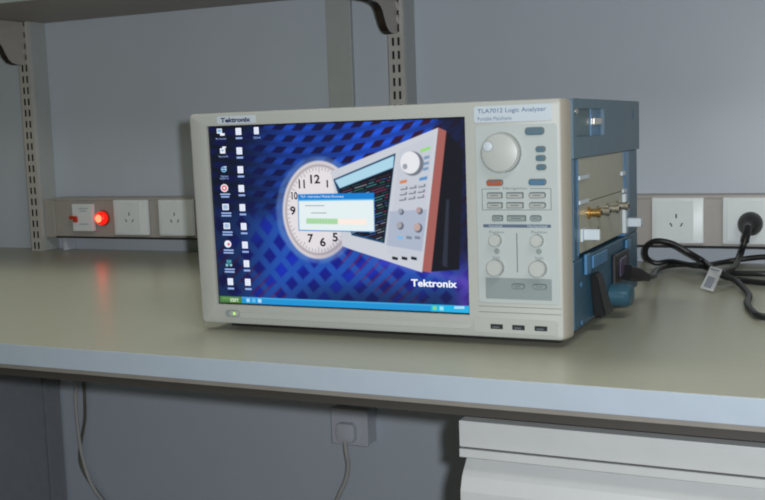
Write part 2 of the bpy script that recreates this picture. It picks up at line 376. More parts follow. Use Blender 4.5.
bz.data.materials.append(BEZEL2)          # right side faces darker: their shade is put into the colour
for p in bz.data.polygons:
    if p.center.x > -0.0128 and len(p.vertices) == 4: p.material_index = 1

# --- screen ----------------------------------------------------------------
# picture units: corners of the lit picture
QC = np.array([(206.0, 128.0), (463.0, 118.0), (468.0, 313.0), (218.0, 303.0)])  # tl tr br bl
def hom(src, dst):
    M_ = []
    for (x, y), (u, v) in zip(src, dst):
        M_.append([x, y, 1, 0, 0, 0, -u * x, -u * y]); M_.append([0, 0, 0, x, y, 1, -v * x, -v * y])
    h_ = np.linalg.solve(np.array(M_), np.array(dst).reshape(-1)); return np.append(h_, 1).reshape(3, 3)
UN = [(0, 0), (1, 0), (1, 1), (0, 1)]
HF = hom(UN, QC.tolist()); HI = hom(QC.tolist(), UN)
def pic(x, y):   # picture units -> place on the screen (a, c)
    v = HI @ np.array([x, y, 1.0]); s, t_ = v[0] / v[2], v[1] / v[2]
    return SA0 + s * (SA1 - SA0), SC1 - t_ * (SC1 - SC0)
NX, NY = 600, 440
S_, T_ = np.meshgrid(np.linspace(0, 1, NX), np.linspace(0, 1, NY))
dn = HF[2, 0] * S_ + HF[2, 1] * T_ + 1
X = (HF[0, 0] * S_ + HF[0, 1] * T_ + HF[0, 2]) / dn; Y = (HF[1, 0] * S_ + HF[1, 1] * T_ + HF[1, 2]) / dn
def sm(x, a, b): u = np.clip((x - a) / (b - a), 0, 1); return u * u * (3 - 2 * u)
def c3(*c): return np.array(c, float)
img = np.zeros((NY, NX, 3))
def blend(mask, col):
    global img
    img = img * (1 - mask[..., None]) + np.asarray(col) * mask[..., None]
# wallpaper: blue woven lattice with dark openings
base = c3(8, 22, 112); img[:] = base
def lattice(x, y, sx, sy, sh):
    q = y / sy; p = (x + sh * y) / sx
    fp = np.abs((p % 1) - 0.5) * 2; fq = np.abs((q % 1) - 0.5) * 2
    return fp, fq
yw = Y + 0.012 * (X - 300) ** 2 / 10
fp, fq = lattice(X - 301.4 + 9.8, yw - 127.7 + 5.8, 19.8, 11.6, 0.85)
hole_ = (1 - sm(fp, 0.40, 0.64)) * (1 - sm(fq, 0.42, 0.74))
top = c3(24, 76, 198)[None, None] * (0.84 + 0.08 * np.sin(X / 17.0 + Y / 30)[..., None] + 0.14 * sm(X, 260, 400)[..., None])
fade = sm(X, 222, 300) * 0.75 + 0.25
topimg = top * fade[..., None] * (0.74 + 0.36 * (1 - fq))[..., None]
redt = np.clip(sm(X, 290, 430), 0, 1)
hc = c3(6, 12, 64) * (1 - redt[..., None]) + c3(48, 10, 44) * redt[..., None]
topimg = topimg * (1 - hole_[..., None]) + hc * hole_[..., None]
# lower part: larger crossing ribs
th = math.radians(38); u1 = (X - 300) * math.cos(th) + (Y - 270) * math.sin(th); v1 = -(X - 300) * math.sin(th * 1.25) + (Y - 270) * math.cos(th * 1.25)
r1 = np.abs(((u1 / 19.0 + 0.25 * np.sin(Y / 23)) % 1) - 0.5) * 2; r2 = np.abs(((v1 / 17.0 + 0.2 * np.sin(X / 31)) % 1) - 0.5) * 2
rib = np.maximum(1 - sm(r1, 0.25, 0.6), 1 - sm(r2, 0.25, 0.6))
low = c3(12, 24, 132)[None, None] * (1 - rib[..., None]) + c3(30, 78, 170)[None, None] * rib[..., None]
inner = (1 - rib) * sm(np.sin(X / 13.0 + Y / 9.0), -0.2, 0.9)
low = low * (1 - 0.5 * inner[..., None]) + c3(24, 60, 214) * 0.5 * inner[..., None]
edge = np.exp(-((r1 - 0.55) / 0.10) ** 2) * sm(np.sin(X / 21.0 - Y / 17.0), 0.2, 0.9)
low = low * (1 - 0.65 * edge[..., None]) + c3(130, 24, 66) * 0.65 * edge[..., None]
low = low * (0.45 + 0.55 * sm(X, 222, 285))[..., None]
mixl = sm(Y - 0.10 * (X - 300), 205, 232)
img = topimg * (1 - mixl[..., None]) + low * mixl[..., None]
vig = 1 - 0.45 * sm(Y, 270, 305) * sm(X, 250, 330)
img *= vig[..., None]
# violet and white sweep at lower right
sw = np.exp(-((Y - (262 + 0.16 * (X - 380) + 0.002 * (X - 400) ** 2)) / 5.0) ** 2) * sm(X, 356, 400)
blend(np.clip(sw * 0.5, 0, 1), c3(110, 90, 200))
blend(sm(X, 447, 464) * sm(Y, 235, 285) * 0.6, c3(92, 50, 170))
# dark upper right corner
blend(sm(X, 428, 446) * (1 - sm(Y, 245, 285)) * 0.85, c3(16, 14, 36))
# clock: halo, rim, face
cxk, cyk = 317.0, 210.5
def ell(cx, cy, rx, ry): return np.sqrt(((X - cx) / rx) ** 2 + ((Y - cy) / ry) ** 2)
e = ell(cxk, cyk, 44, 55); blend((1 - sm(e, 0.93, 1.02)) * 0.62, c3(92, 126, 186))
e = ell(cxk, cyk, 36.5, 49.5); blend(1 - sm(e, 0.97, 1.02), c3(206, 200, 204))
blend(np.exp(-((e - 0.90) / 0.025) ** 2) * 0.6, c3(140, 132, 138))
blend((1 - sm(e, 0.84, 0.88)) * 0.9, c3(222, 218, 222))
blend(sm(e, 0.2, 1.0) * (1 - sm(e, 0.99, 1.0)) * sm(X + Y, 560, 600) * 0.35, c3(120, 110, 140))
def polym(pts, soft=0.5):
    m_ = np.ones_like(X)
    n = len(pts); ar = sum(pts[i][0] * pts[(i + 1) % n][1] - pts[(i + 1) % n][0] * pts[i][1] for i in range(n)); s_ = 1 if ar > 0 else -1
    for i in range(n):
        x0, y0 = pts[i]; x1, y1 = pts[(i + 1) % n]; L = math.hypot(x1 - x0, y1 - y0)
        d = ((x1 - x0) * (Y - y0) - (y1 - y0) * (X - x0)) / L * s_
        m_ = np.minimum(m_, np.clip(d / soft + 0.5, 0, 1))
    return m_
for k in range(60):       # minute ticks
    a = math.radians(6 * k); L0, L1 = (0.80, 0.86) if k % 5 else (0.76, 0.86)
    x0, y0 = cxk + 36.5 * L0 * math.sin(a), cyk - 49.5 * L0 * math.cos(a); x1, y1 = cxk + 36.5 * L1 * math.sin(a), cyk - 49.5 * L1 * math.cos(a)
    nx, ny = math.cos(a) * 0.35, math.sin(a) * 0.35
    blend(polym([(x0 - nx, y0 - ny), (x0 + nx, y0 + ny), (x1 + nx, y1 + ny), (x1 - nx, y1 - ny)]) * 0.5, c3(90, 86, 100))
# pictured instrument
blend(polym([(436, 128), (446, 133), (462, 150), (458, 270), (420, 273)]), c3(14, 14, 22))
blend(polym([(445, 200), (448, 200), (446, 268), (441, 266)]) * 0.6, c3(60, 66, 84))
blend(polym([(329, 172), (437, 127.5), (421, 273), (349, 250), (341, 247)]), c3(196, 200, 208))
blend(polym([(437, 127.5), (445, 131), (430, 273), (421, 272)]), c3(160, 92, 86))
blend(polym([(331.5, 180), (394, 153.5), (383, 244), (350, 236)]), c3(20, 60, 96))
blend(polym([(333, 181), (392.5, 156), (391.5, 168), (338, 189)]), c3(168, 208, 226))
blend(polym([(337, 190), (391.5, 169), (382.5, 242), (352, 234)]), c3(8, 12, 22))
rs_ = np.random.RandomState(2)
for k in range(24):       # signal traces
    yy = 176 + k * 2.75; x_ = 340 + k * 0.35
    while x_ < 389 - k * 0.3:
        L = rs_.uniform(4, 14); colr = [(90, 190, 190), (60, 160, 110), (200, 200, 210), (180, 70, 110), (80, 110, 200)][rs_.randint(5)]
        dy = -0.32 * (x_ - 340); dx2 = min(L, 389 - k * 0.3 - x_)
        yb = yy + dy + 14
        if yb > 190 - 0.39 * (x_ - 337) + 1 and yb < 236 + 0.2 * (x_ - 350):
            blend(polym([(x_, yb), (x_ + dx2, yb - 0.32 * dx2), (x_ + dx2, yb - 0.32 * dx2 + 0.7), (x_, yb + 0.7)]) * (0.9 if k % 3 else 0.4), colr)
        x_ += L + rs_.uniform(0.5, 3)
blend(polym([(398, 150), (433, 135), (419, 262), (386, 254)]) * 0.5, c3(186, 192, 206))
blend(polym([(388, 212), (426, 210), (421, 252), (385, 246)]) * 0.6, c3(152, 164, 188))
e = ell(411, 164, 11.5, 12.5); blend(1 - sm(e, 0.93, 1.03), c3(112, 116, 128)); e = ell(408.5, 163, 10, 11.5); blend(1 - sm(e, 0.93, 1.03), c3(222, 224, 228)); e = ell(403.5, 167, 2.5, 3); blend(1 - sm(e, 0.8, 1.1), c3(150, 154, 164))
blend(polym([(419, 150), (429, 146.5), (428.5, 149.5), (418.5, 153)]), c3(140, 214, 110))
for (bx_, by_) in ((425, 158), (424.5, 164), (424, 169.5)): blend(polym([(bx_ - 2.5, by_ - 1), (bx_ + 3, by_ - 2.4), (bx_ + 3, by_ + .6), (bx_ - 2.5, by_ + 2)]), c3(120, 150, 180))
blend(polym([(398.5, 181.5), (405.5, 180), (405.2, 183), (398.2, 184.5)]), c3(206, 126, 84)); blend(polym([(418, 178.5), (426, 176.5), (425.5, 180), (417.8, 181.5)]), c3(90, 140, 190))
for r_ in range(3):
    for c_ in range(3):
        bx_, by_ = 399 + c_ * 9 - r_ * 0.6, 188 + r_ * 5.4 - c_ * 1.3
        blend(polym([(bx_, by_), (bx_ + 7, by_ - 1), (bx_ + 7, by_ + 2), (bx_, by_ + 3)]), c3(110, 112, 124)); blend(polym([(bx_, by_), (bx_ + 5.6, by_ - .8), (bx_ + 5.6, by_ + 1), (bx_, by_ + 1.8)]), c3(190, 194, 204))
for (kx, ky, kr, kc) in ((399, 212, 2.6, (150, 156, 170)), (417.5, 211, 3, (176, 150, 150)), (398, 226, 3.4, (160, 160, 166)), (416, 228, 4.2, (186, 160, 156))):
    e = ell(kx + 1, ky + .6, kr, kr * 1.15); blend(1 - sm(e, 0.85, 1.1), c3(90, 96, 112)); e = ell(kx - .3, ky - .3, kr * .82, kr); blend(1 - sm(e, 0.85, 1.1), kc)
for (bx_, cc) in ((396, (120, 180, 226)), (405, (120, 130, 150)), (413.5, (120, 130, 150))): blend(polym([(bx_, 236.5), (bx_ + 5.5, 237.3), (bx_ + 5.3, 240), (bx_ - .2, 239.3)]), cc)
for bx_ in (391, 400.5, 410): blend(polym([(bx_, 257), (bx_ + 5.5, 258.2), (bx_ + 5.3, 260.8), (bx_ - .2, 259.8)]), c3(14, 14, 24))
# dialog window
e1 = polym([(295.8, 195.2), (372.6, 193.2), (373.6, 233.0), (296.8, 231.6)]); blend(e1, c3(40, 120, 200))
blend(polym([(296.6, 200.5), (372, 199.0), (372.8, 232.2), (297.4, 230.8)]), c3(222, 234, 236))
blend(polym([(296.2, 195.6), (372.3, 193.6), (372.5, 200.6), (296.5, 201.8)]), c3(18, 124, 204))
blend(polym([(296.5, 200.6), (372.4, 199.6), (372.5, 201.2), (296.5, 202.4)]) * 0.6, c3(150, 214, 240))
blend(polym([(304.5, 219.2), (365, 220), (365, 225.6), (304.5, 224.6)]), c3(246, 230, 220)); blend(polym([(304.5, 219.2), (336, 219.6), (336, 225), (304.5, 224.6)]), c3(160, 208, 156))
for k in range(11): blend(polym([(306 + k * 2.8, 219.2), (306.5 + k * 2.8, 219.2), (306.5 + k * 2.8, 225), (306 + k * 2.8, 225)]) * 0.4, c3(220, 240, 215))
# taskbar
blend((T_ > 0.963).astype(float), c3(26, 142, 206)); blend(np.clip(1 - np.abs(T_ - 0.967) / 0.005, 0, 1) * 0.6, c3(110, 200, 235))
blend(((T_ > 0.963) & (S_ < 0.098)).astype(float), c3(70, 118, 62)); blend(((T_ > 0.966) & (T_ < 0.985) & (S_ > .01) & (S_ < 0.09)).astype(float) * .5, c3(120, 160, 96))
blend(((T_ > 0.963) & (S_ > 0.86)).astype(float), c3(24, 176, 224))
for s0, cc in ((0.125, (200, 226, 250)), (0.150, (120, 190, 240)), (0.175, (220, 234, 250)), (0.875, (150, 214, 120)), (0.90, (190, 230, 240))): blend(((np.abs(S_ - s0) < 0.008) & (np.abs(T_ - 0.982) < 0.010)).astype(float) * .8, cc)
# gentle photographic blur of the pixels
for _ in range(1):
    img[1:-1, 1:-1] = (img[1:-1, 1:-1] * 4 + img[:-2, 1:-1] + img[2:, 1:-1] + img[1:-1, :-2] + img[1:-1, 2:]) / 8
v_ = np.zeros((NY * NX, 3)); v_[:, 0] = (SA0 + S_ * (SA1 - SA0)).ravel(); v_[:, 1] = 0.0040; v_[:, 2] = (SC1 - T_ * (SC1 - SC0) + Z0).ravel()
idx = np.arange(NY * NX).reshape(NY, NX)
f_ = np.stack([idx[:-1, :-1], idx[1:, :-1], idx[1:, 1:], idx[:-1, 1:]], -1).reshape(-1, 4)
me = bpy.data.meshes.new('screen'); me.vertices.add(len(v_)); me.vertices.foreach_set('co', v_.ravel())
me.loops.add(f_.size); me.loops.foreach_set('vertex_index', f_.ravel().astype(np.int32)); me.polygons.add(len(f_)); me.polygons.foreach_set('loop_start', np.arange(0, f_.size, 4, dtype=np.int32))
me.update(calc_edges=True)
ca = me.color_attributes.new('picture', 'FLOAT_COLOR', 'POINT')
sr = np.clip(img / 255, 0, 1).reshape(-1, 3); li = np.where(sr <= 0.04045, sr / 12.92, ((sr + 0.055) / 1.055) ** 2.4)
ca.data.foreach_set('color', np.concatenate([li, np.ones((len(li), 1))], 1).astype(np.float32).ravel())
sm_ = bpy.data.materials.new('lcd_picture'); sm_.use_nodes = True; nt = sm_.node_tree; b = nt.nodes['Principled BSDF']
b.inputs['Base Color'].default_value = (0.006, 0.007, 0.010, 1); b.inputs['Roughness'].default_value = 0.35; b.inputs['Specular IOR Level'].default_value = 0.3
at = nt.nodes.new('ShaderNodeAttribute'); at.attribute_name = 'picture'; nt.links.new(at.outputs['Color'], b.inputs['Emission Color']); b.inputs['Emission Strength'].default_value = 0.90
me.materials.append(sm_); scr = bpy.data.objects.new('screen', me); COL.objects.link(scr); scr.parent = A
scr['label'] = 'lit colour display showing a computer desktop'
bxo('screen_backing', SA0 - .0018, SA1 + .0018, 0.0044, 0.0049, SC0 + Z0 - .0018, SC1 + Z0 + .0018, SCR_BLACK, A)
# lettering and icons on the display, thin prints lying on the glass
def scr_text(bm_, s, x, y, wpx, hpx, bold=0.0, align='CENTER'):
    a, c = pic(x, y); k = (SA1 - SA0) / 254.0; kh = (SC1 - SC0) / 186.0
    put_text(bm_, s, a, c, 0.01, -0.0038, bold, align, wpx * k, hpx * kh)
def prt(name, bm_, m): return ob(name, shift(bm_), m, scr)

pm = bpy.data.materials.new('lit_print'); pm.use_nodes = True; nt = pm.node_tree; nt.nodes.remove(nt.nodes['Principled BSDF'])
at = nt.nodes.new('ShaderNodeAttribute'); at.attribute_name = 'picture'; em = nt.nodes.new('ShaderNodeEmission')
nt.links.new(at.outputs['Color'], em.inputs[0]); nt.links.new(em.outputs[0], nt.nodes['Material Output'].inputs[0])
class Print:
    """flat picture elements collected with their colours into one mesh"""
    def __init__(s): s.bm = bmesh.new(); s.cols = []
    def add(s, colr, fn):
        fn(s.bm); s.cols += [tuple(lin(c) for c in colr) + (1.0,)] * (len(s.bm.verts) - len(s.cols))
    def bar(s, colr, x, y, w_, h_, off=-0.0038):
        a, c = pic(x, y); k = (SA1 - SA0) / 254.0; kh = (SC1 - SC0) / 186.0
        s.add(colr, lambda b: extrude_poly(b, rrect(0, 0, w_ * k, h_ * kh, 0.0003, 1), FR(a, c, off), 0.00005))
    def disc(s, colr, x, y, r, off=-0.0038):
        a, c = pic(x, y); k = (SA1 - SA0) / 254.0
        s.add(colr, lambda b: extrude_poly(b, [(r * k * math.cos(q * .5236), r * .9 * k * math.sin(q * .5236)) for q in range(12)], FR(a, c, off), 0.00005))
    def text(s, colr, t_, x, y, w_, h_, bold=0.0): s.add(colr, lambda b: scr_text(b, t_, x, y, w_, h_, bold))
    def done(s, name):
        s.bm.verts.ensure_lookup_table()
        bmesh.ops.translate(s.bm, vec=(0, 0, Z0), verts=s.bm.verts)
        me_ = bpy.data.meshes.new(name); s.bm.to_mesh(me_); s.bm.free()
        at_ = me_.color_attributes.new('picture', 'FLOAT_COLOR', 'POINT'); at_.data.foreach_set('color', np.array(s.cols, np.float32).ravel())
        me_.materials.append(pm); o = bpy.data.objects.new(name, me_); COL.objects.link(o); o.parent = scr; return o
for s, x, y, w_, h_ in (('12', 313.2, 179.8, 10, 9.0), ('11', 299.8, 184.8, 6.4, 9), ('1', 325.5, 184.5, 1.5, 7.6), ('10', 292.6, 196.6, 6.2, 8), ('9', 291.0, 211.5, 5.6, 9), ('7', 308.8, 239.2, 5.8, 9), ('6', 321.2, 242.8, 6, 9.2), ('5', 333.6, 238.0, 5.4, 9)):
    pr = Print(); pr.text((40, 36, 48), s, x, y, w_, h_, 0.00028 if s != '1' else 0); pr.done('clock_numeral')
pr = Print(); pr.text((232, 236, 246), 'Tektronix', 432.6, 283.8, 43, 7.2, 0.00025); pr.done('logo_lettering')
pr = Print(); pr.text((220, 236, 214), 'start', 232.5, 300.6, 9, 4); pr.done('start_lettering')
pr = Print(); pr.text((214, 232, 248), 'TLA - Instrument Module Discovery', 320, 197.6, 44, 2.8)
for x, y, w_ in ((313, 206.5, 20), (317, 213.8, 16)): pr.bar((160, 168, 176), x, y, w_, 1.1)
pr.done('dialog_lettering')
pr = Print()
for k in range(6): pr.bar((190, 214, 232), 454 + k * 1.7, 307.6, 1.2, 2.4)
pr.done('taskbar_clock')
icons = [(217.6, 132.5, 'pc'), (220, 150.5, 'bin'), (221.3, 170.2, 'e'), (222.0, 189, 'red'), (223.3, 208, 'app'), (224.6, 227.0, 'app'), (225.8, 245.0, 'red2'), (227.0, 264, 'teal'), (228.5, 282.5, 'doc'),
         (235.8, 131.8, 'doc'), (236.8, 151.5, 'doc'), (238, 170.5, 'doc'), (239, 189.4, 'doc'), (240.2, 208.6, 'doc'), (241.6, 227.5, 'doc'), (243.0, 246, 'doc'), (244.6, 264.6, 'doc'), (246, 283, 'doc'), (253.8, 131.0, 'doc')]
lab = {0: ('My Computer', 15), 1: ('Recycle Bin', 13), 2: ('Internet', 10), 18: ('Default', 9)}
WH = (222, 228, 240); CP = (146, 170, 218); SK = (120, 170, 206)
for i, (x, y, k) in enumerate(icons):
    pr = Print()
    if k == 'doc':
        pr.bar(WH, x, y, 6.0 if i < 18 else 5.0, 7.2)
        for q in (-1.6, 0.2, 1.9): pr.bar((176, 186, 214), x, y + q, 4.0, 0.6, -0.0036)
        if i not in lab: pr.bar(CP, x + .6, y + 6.8, 7, 1.8)
    elif k == 'pc': pr.bar(WH, x - 1, y - 1, 5.5, 5); pr.bar(SK, x - 1, y - 1.2, 4, 3.2, -0.0036); pr.bar(WH, x + 2, y + 2.4, 5, 2.4)
    elif k == 'bin': pr.bar(WH, x, y + 1, 5.6, 5.4); pr.bar(SK, x, y + .6, 3.0, 2, -0.0036); pr.bar(WH, x + 1.5, y - 2.6, 4, 1.6)
    elif k == 'e': pr.disc((110, 160, 200), x, y, 3.2); pr.disc((20, 40, 110), x, y, 1.7, -0.0036); pr.bar((190, 210, 226), x + .4, y, 4.4, .9, -0.0035); pr.bar((200, 214, 226), x + 1.6, y - 2.6, 3, 0.9, -0.0035)
    elif k == 'red': pr.disc((226, 214, 222), x, y, 4.2); pr.disc((206, 92, 92), x, y, 2.9, -0.0036); pr.disc(WH, x, y, 1.3, -0.0035)
    elif k == 'red2': pr.disc(WH, x, y, 3.8); pr.disc((204, 90, 90), x + .8, y + .2, 1.5, -0.0036)
    elif k == 'teal': pr.bar((70, 136, 150), x, y - 1.6, 5.4, 3.2); pr.bar((140, 190, 196), x - 2, y + 2, 2.4, 2.6); pr.bar((140, 190, 196), x + 2, y + 2, 2.4, 2.6); pr.bar((70, 136, 150), x, y + 1, 4.6, 1.2, -0.0036)
    elif k == 'app': pr.bar(WH, x, y, 7, 6.4); pr.bar((150, 176, 206), x, y, 5, 4.4, -0.0036)
    if i in lab: pr.text(CP, lab[i][0], x + .8, y + 6.9, lab[i][1] * .8, 2.4)
    elif k != 'doc': pr.bar(CP, x + .8, y + 6.2, 11, 1.5); pr.bar(CP, x + .8, y + 8.8, 11 if k != 'red' else 9, 1.5)
    if i == 2: pr.text(CP, 'Explorer', x + .8, y + 9.4, 10, 2.2)
    pr.done('desktop_icon')

# --- control panel -------------------------------------------------------------
def P(name, bm_, m, par=bz, smooth=False): return ob(name, shift(bm_), m, par, smooth)
def plate(name, a0, a1, c0, c1, r, th, m, off=0.0001, bev=0.0, par=None):
    bm_ = bmesh.new(); extrude_poly(bm_, rrect((a0 + a1) / 2, (c0 + c1) / 2, a1 - a0, c1 - c0, r), FR(0, 0, off), th, bev); return P(name, bm_, m, par or A)
cp = plate('control_panel', -0.1185, -0.0160, 0.0425, 0.2600, 0.004, 0.0010, PANEL, bev=0.0004)
plate('label_plate', -0.1195, -0.0215, 0.2635, 0.2835, 0.003, 0.0012, LABELP, bev=0.0004)
bm = bmesh.new(); put_text(bm, 'TLA7012 Logic Analyzer', -0.0715, 0.2768, 0.01, 0.0014, 0.0001, width=0.086, height=0.0068)
put_text(bm, 'Portable Mainframe', -0.0930, 0.2682, 0.01, 0.0014, 0, width=0.043, height=0.0046); P('product_lettering', bm, INKB, A)
plate('logo_plate', -0.4895, -0.4285, 0.2738, 0.2845, 0.0025, 0.0006, LABELP)
bm = bmesh.new(); put_text(bm, 'Tektronix', -0.4600, 0.2791, 0.01, 0.0009, 0.0004, width=0.0475, height=0.0066); P('bezel_logo', bm, LOGO, A)
def knob(a, c, r, d, dimple=False, name='knob'):
    bm_ = bmesh.new(); lathe(bm_, [(r * 1.08, 0), (r * 1.06, d * .75), (r * 0.99, d * 0.76)], FR(a, c, 0.0011), 40); k_ = P(name, bm_, KNOBS, A, True)
    bm_ = bmesh.new(); pr = [(r * 0.97, d * 0.5), (r * 0.97, d * 0.94), (r * 0.92, d)]
    lathe(bm_, pr, FR(a, c, 0.0011), 40); P('knob_cap', bm_, KNOB, k_, True)
    if dimple:
        bm_ = bmesh.new(); lathe(bm_, [(0.0072, 0), (0.0072, 0.0004), (0.0064, 0.0006)], FR(a - 0.0140, c + 0.0085, 0.0011 + d), 24); P('finger_dimple', bm_, KNOBS, k_, True)
        bm_ = bmesh.new(); lathe(bm_, [(0.0056, 0), (0.0050, 0.0003)], FR(a - 0.0145, c + 0.0080, 0.0018 + d), 24); P('dimple_centre', bm_, LABELP, k_, True)
knob(-0.0846, 0.2268, 0.0230, 0.010, True, 'large_knob')
knob(-0.0946, 0.1203, 0.0072, 0.008); knob(-0.0420, 0.1205, 0.0072, 0.008)
knob(-0.0950, 0.0865, 0.0098, 0.010); knob(-0.0412, 0.0865, 0.0098, 0.010)
for a, c in ((-0.0932, 0.1068), (-0.0402, 0.1072)):
    bm = bmesh.new(); lathe(bm, [(0.0032, 0), (0.0032, 0.0012), (0.0026, 0.0018)], FR(a, c, 0.0011), 20); P('small_button', bm, GREYP, A, True)
def button(a, c, w_, h_, m, left_r=None, ink=True, dark=RIM):
    bm_ = bmesh.new(); extrude_poly(bm_, rrect(a, c, w_, h_, h_ * .42 if left_r is None else left_r), FR(0, 0, 0.0011), 0.0012); r_ = P('button', bm_, dark, A)
    bm_ = bmesh.new(); extrude_poly(bm_, rrect(a - 0.0004, c - 0.0005, w_ - 0.0022, h_ - 0.0022, (h_ - .0022) * .42 if left_r is None else left_r), FR(0, 0, 0.0020), 0.0012, 0.0004); P('button_cap', bm_, m, r_)
    if ink:
        bm_ = bmesh.new(); extrude_poly(bm_, rrect(a - 0.0004, c - .0002, w_ * 0.5, 0.0011, 0.0004, 1), FR(0, 0, 0.0033), 0.00005); P('printed_line', bm_, INK, r_)
button(-0.0431, 0.2516, 0.0240, 0.0096, TEAL)
for a, c in ((-0.0361, 0.2300), (-0.0361, 0.2194), (-0.0356, 0.2086)): button(a, c, 0.0125, 0.0074, TEAL, ink=False)
button(-0.0942, 0.1906, 0.0215, 0.0080, ORANGE); button(-0.0407, 0.1909, 0.0222, 0.0080, BLUEB)
for c in (0.1752, 0.1632):
    button(-0.0945, c, 0.0195, 0.0074, BTN, 0.0010); button(-0.0690, c, 0.0215, 0.0074, BTN, 0.0010); button(-0.0410, c, 0.0208, 0.0074, BTN)
button(-0.0915, 0.1474, 0.0140, 0.0074, GREYP, 0.0018); button(-0.0675, 0.1474, 0.0240, 0.0074, GREYP, 0.0010); button(-0.0435, 0.1474, 0.0145, 0.0074, GREYP)
# group outline
bm = bmesh.new()
for (a0, a1, c0, c1) in ((-0.1110, -0.0885, 0.1826, 0.1833), (-0.0500, -0.0245, 0.1826, 0.1833), (-0.1110, -0.0245, 0.1570, 0.1577), (-0.1114, -0.1106, 0.1572, 0.1831), (-0.0249, -0.0241, 0.1572, 0.1831)):
    extrude_poly(bm, rrect((a0 + a1) / 2, (c0 + c1) / 2, a1 - a0, c1 - c0, 0.0003, 1), FR(0, 0, 0.0011), 0.0001)
P('group_outline', bm, INK, A)
for s, a, c, w_ in (('Navigation', -0.0690, 0.1832, 0.030), ('Position', -0.0935, 0.1302, 0.0185), ('Position', -0.0400, 0.1306, 0.0190), ('Scale', -0.0945, 0.0992, 0.0095), ('Scale', -0.0405, 0.0994, 0.0105)):
    bm = bmesh.new(); put_text(bm, s, a, c, 0.01, 0.0012, 0, width=w_, height=0.0034 if w_ < .03 else .0042); P('panel_lettering', bm, INK, A)
plate('header_bar', -0.1105, -0.0250, 0.1358, 0.1398, 0.001, 0.0002, HDR, 0.0011)
bm = bmesh.new(); put_text(bm, 'Vertical', -0.0950, 0.1378, 0.01, 0.0015, 0, width=0.0175, height=0.0032); P('header_lettering', bm, LABELP, A); bm = bmesh.new(); put_text(bm, 'Horizontal', -0.0420, 0.1378, 0.01, 0.0015, 0, width=0.0240, height=0.0032); P('header_lettering', bm, LABELP, A)
plate('divider_line', -0.0684, -0.0673, 0.0812, 0.1290, 0.0004, 0.0002, INK, 0.0011)
plate('grey_panel', -0.1090, -0.0252, 0.0475, 0.0738, 0.001, 0.0002, GREYP, 0.0011)
button(-0.0670, 0.0642, 0.0165, 0.0066, GREYP, ink=True); button(-0.0400, 0.0645, 0.0175, 0.0066, GREYP, ink=True)
GRV = mat('groove_shade', rgb(129, 131, 126), 0.7)
for c in (0.0372, 0.0300): plate('panel_groove', -0.1195, -0.0140, c, c + 0.0009, 0.0004, 0.0003, GRV, 0.0)
# lower lip: long disc-drive cover and socket cover
plate('drive_cover', -0.4690, -0.1310, 0.0078, 0.0150, 0.0030, 0.0008, BEZEL, 0.0001, 0.0003)
plate('connector_cover', -0.1255, -0.0185, 0.0045, 0.0228, 0.0020, 0.0006, BEZEL, 0.0001, 0.0002)
for a in (-0.0960, -0.0680, -0.0396):
    bm = bmesh.new(); extrude_poly(bm, rrect(a, 0.0127, 0.0158, 0.0060, 0.0006, 2), FR(0, 0, 0.0008), 0.0004); u_ = P('usb_port', bm, DARK, A)
    bm = bmesh.new(); extrude_poly(bm, rrect(a - .001, 0.0120, 0.009, 0.0014, 0.0003, 1), FR(0, 0, 0.0013), 0.0002); P('contact_tongue', bm, INK, u_)
bm = bmesh.new(); extrude_poly(bm, rrect(-0.4835, 0.0132, 0.0235, 0.0095, 0.0046), FR(0, 0, 0.0001), 0.0010); pb = P('power_button', bm, GREYP, A)
bm = bmesh.new(); extrude_poly(bm, rrect(-0.4805, 0.0132, 0.0150, 0.0074, 0.0036), FR(0, 0, 0.0012), 0.0012, 0.0004); P('button_cap', bm, BTN, pb)
bm = bmesh.new(); lathe(bm, [(0.0020, 0), (0.0020, 0.0006)], FR(-0.4795, 0.0135, 0.0024), 16); P('power_led', bm, LEDG, pb)

# --- blue body -----------------------------------------------------------------
def BX(name, a0, a1, b0, b1, c0, c1, m, bev=0.0, par=None):
    bm_ = bmesh.new(); box(bm_, a0, a1, b0, b1, c0, c1, bev); return P(name, bm_, m, par or A)
BX('body_shell', -W + 0.006, -0.018, 0.0222, D + 0.004, 0.004, H - 0.004, BODYB, 0.004)
# top cover with a grip recess cut in its side
bm = bmesh.new()
cb = [0.0222, 0.040, 0.186, D + 0.020]; cc_ = [0.217, 0.2425, 0.2770, H - 0.0002]
for i in range(3):
    for j in range(3):
        if i == 1 and j == 1: continue
        box(bm, -0.0178, -0.0025, cb[i], cb[i + 1], cc_[j], cc_[j + 1])
box(bm, -W + 0.003, -0.0178, 0.0222, D + 0.020, H - 0.0038, H - 0.0002)
bmesh.ops.remove_doubles(bm, verts=bm.verts, dist=1e-5)
P('top_cover', bm, COVER, A)
BX('grip_floor', -0.0177, -0.009, 0.0401, 0.132, 0.2426, 0.2769, mat('grip_teal', rgb(70, 96, 104), 0.4))  # floor of the grip recess: one half teal, the other bright blue
BX('grip_floor', -0.0177, -0.0075, 0.1325, 0.1859, 0.2426, 0.2769, BRIGHT)
BX('latch', -0.0077, -0.004, 0.140, 0.1855, 0.2565, 0.2655, NICKEL, 0.001)
bm = bmesh.new()
for cpos in ((0.036, 0.2735),):
    lathe(bm, [(0.004, 0), (0.004, 0.0012), (0.003, 0.0016)], Matrix(((0, 0, 1, -0.0025), (1, 0, 0, cpos[0]), (0, 1, 0, cpos[1]), (0, 0, 0, 1))), 16)
P('screw', bm, NICKEL, A, True)
BX('vent_slot', -0.0024, -0.0018, 0.372, 0.381, 0.262, 0.276, BODYB)
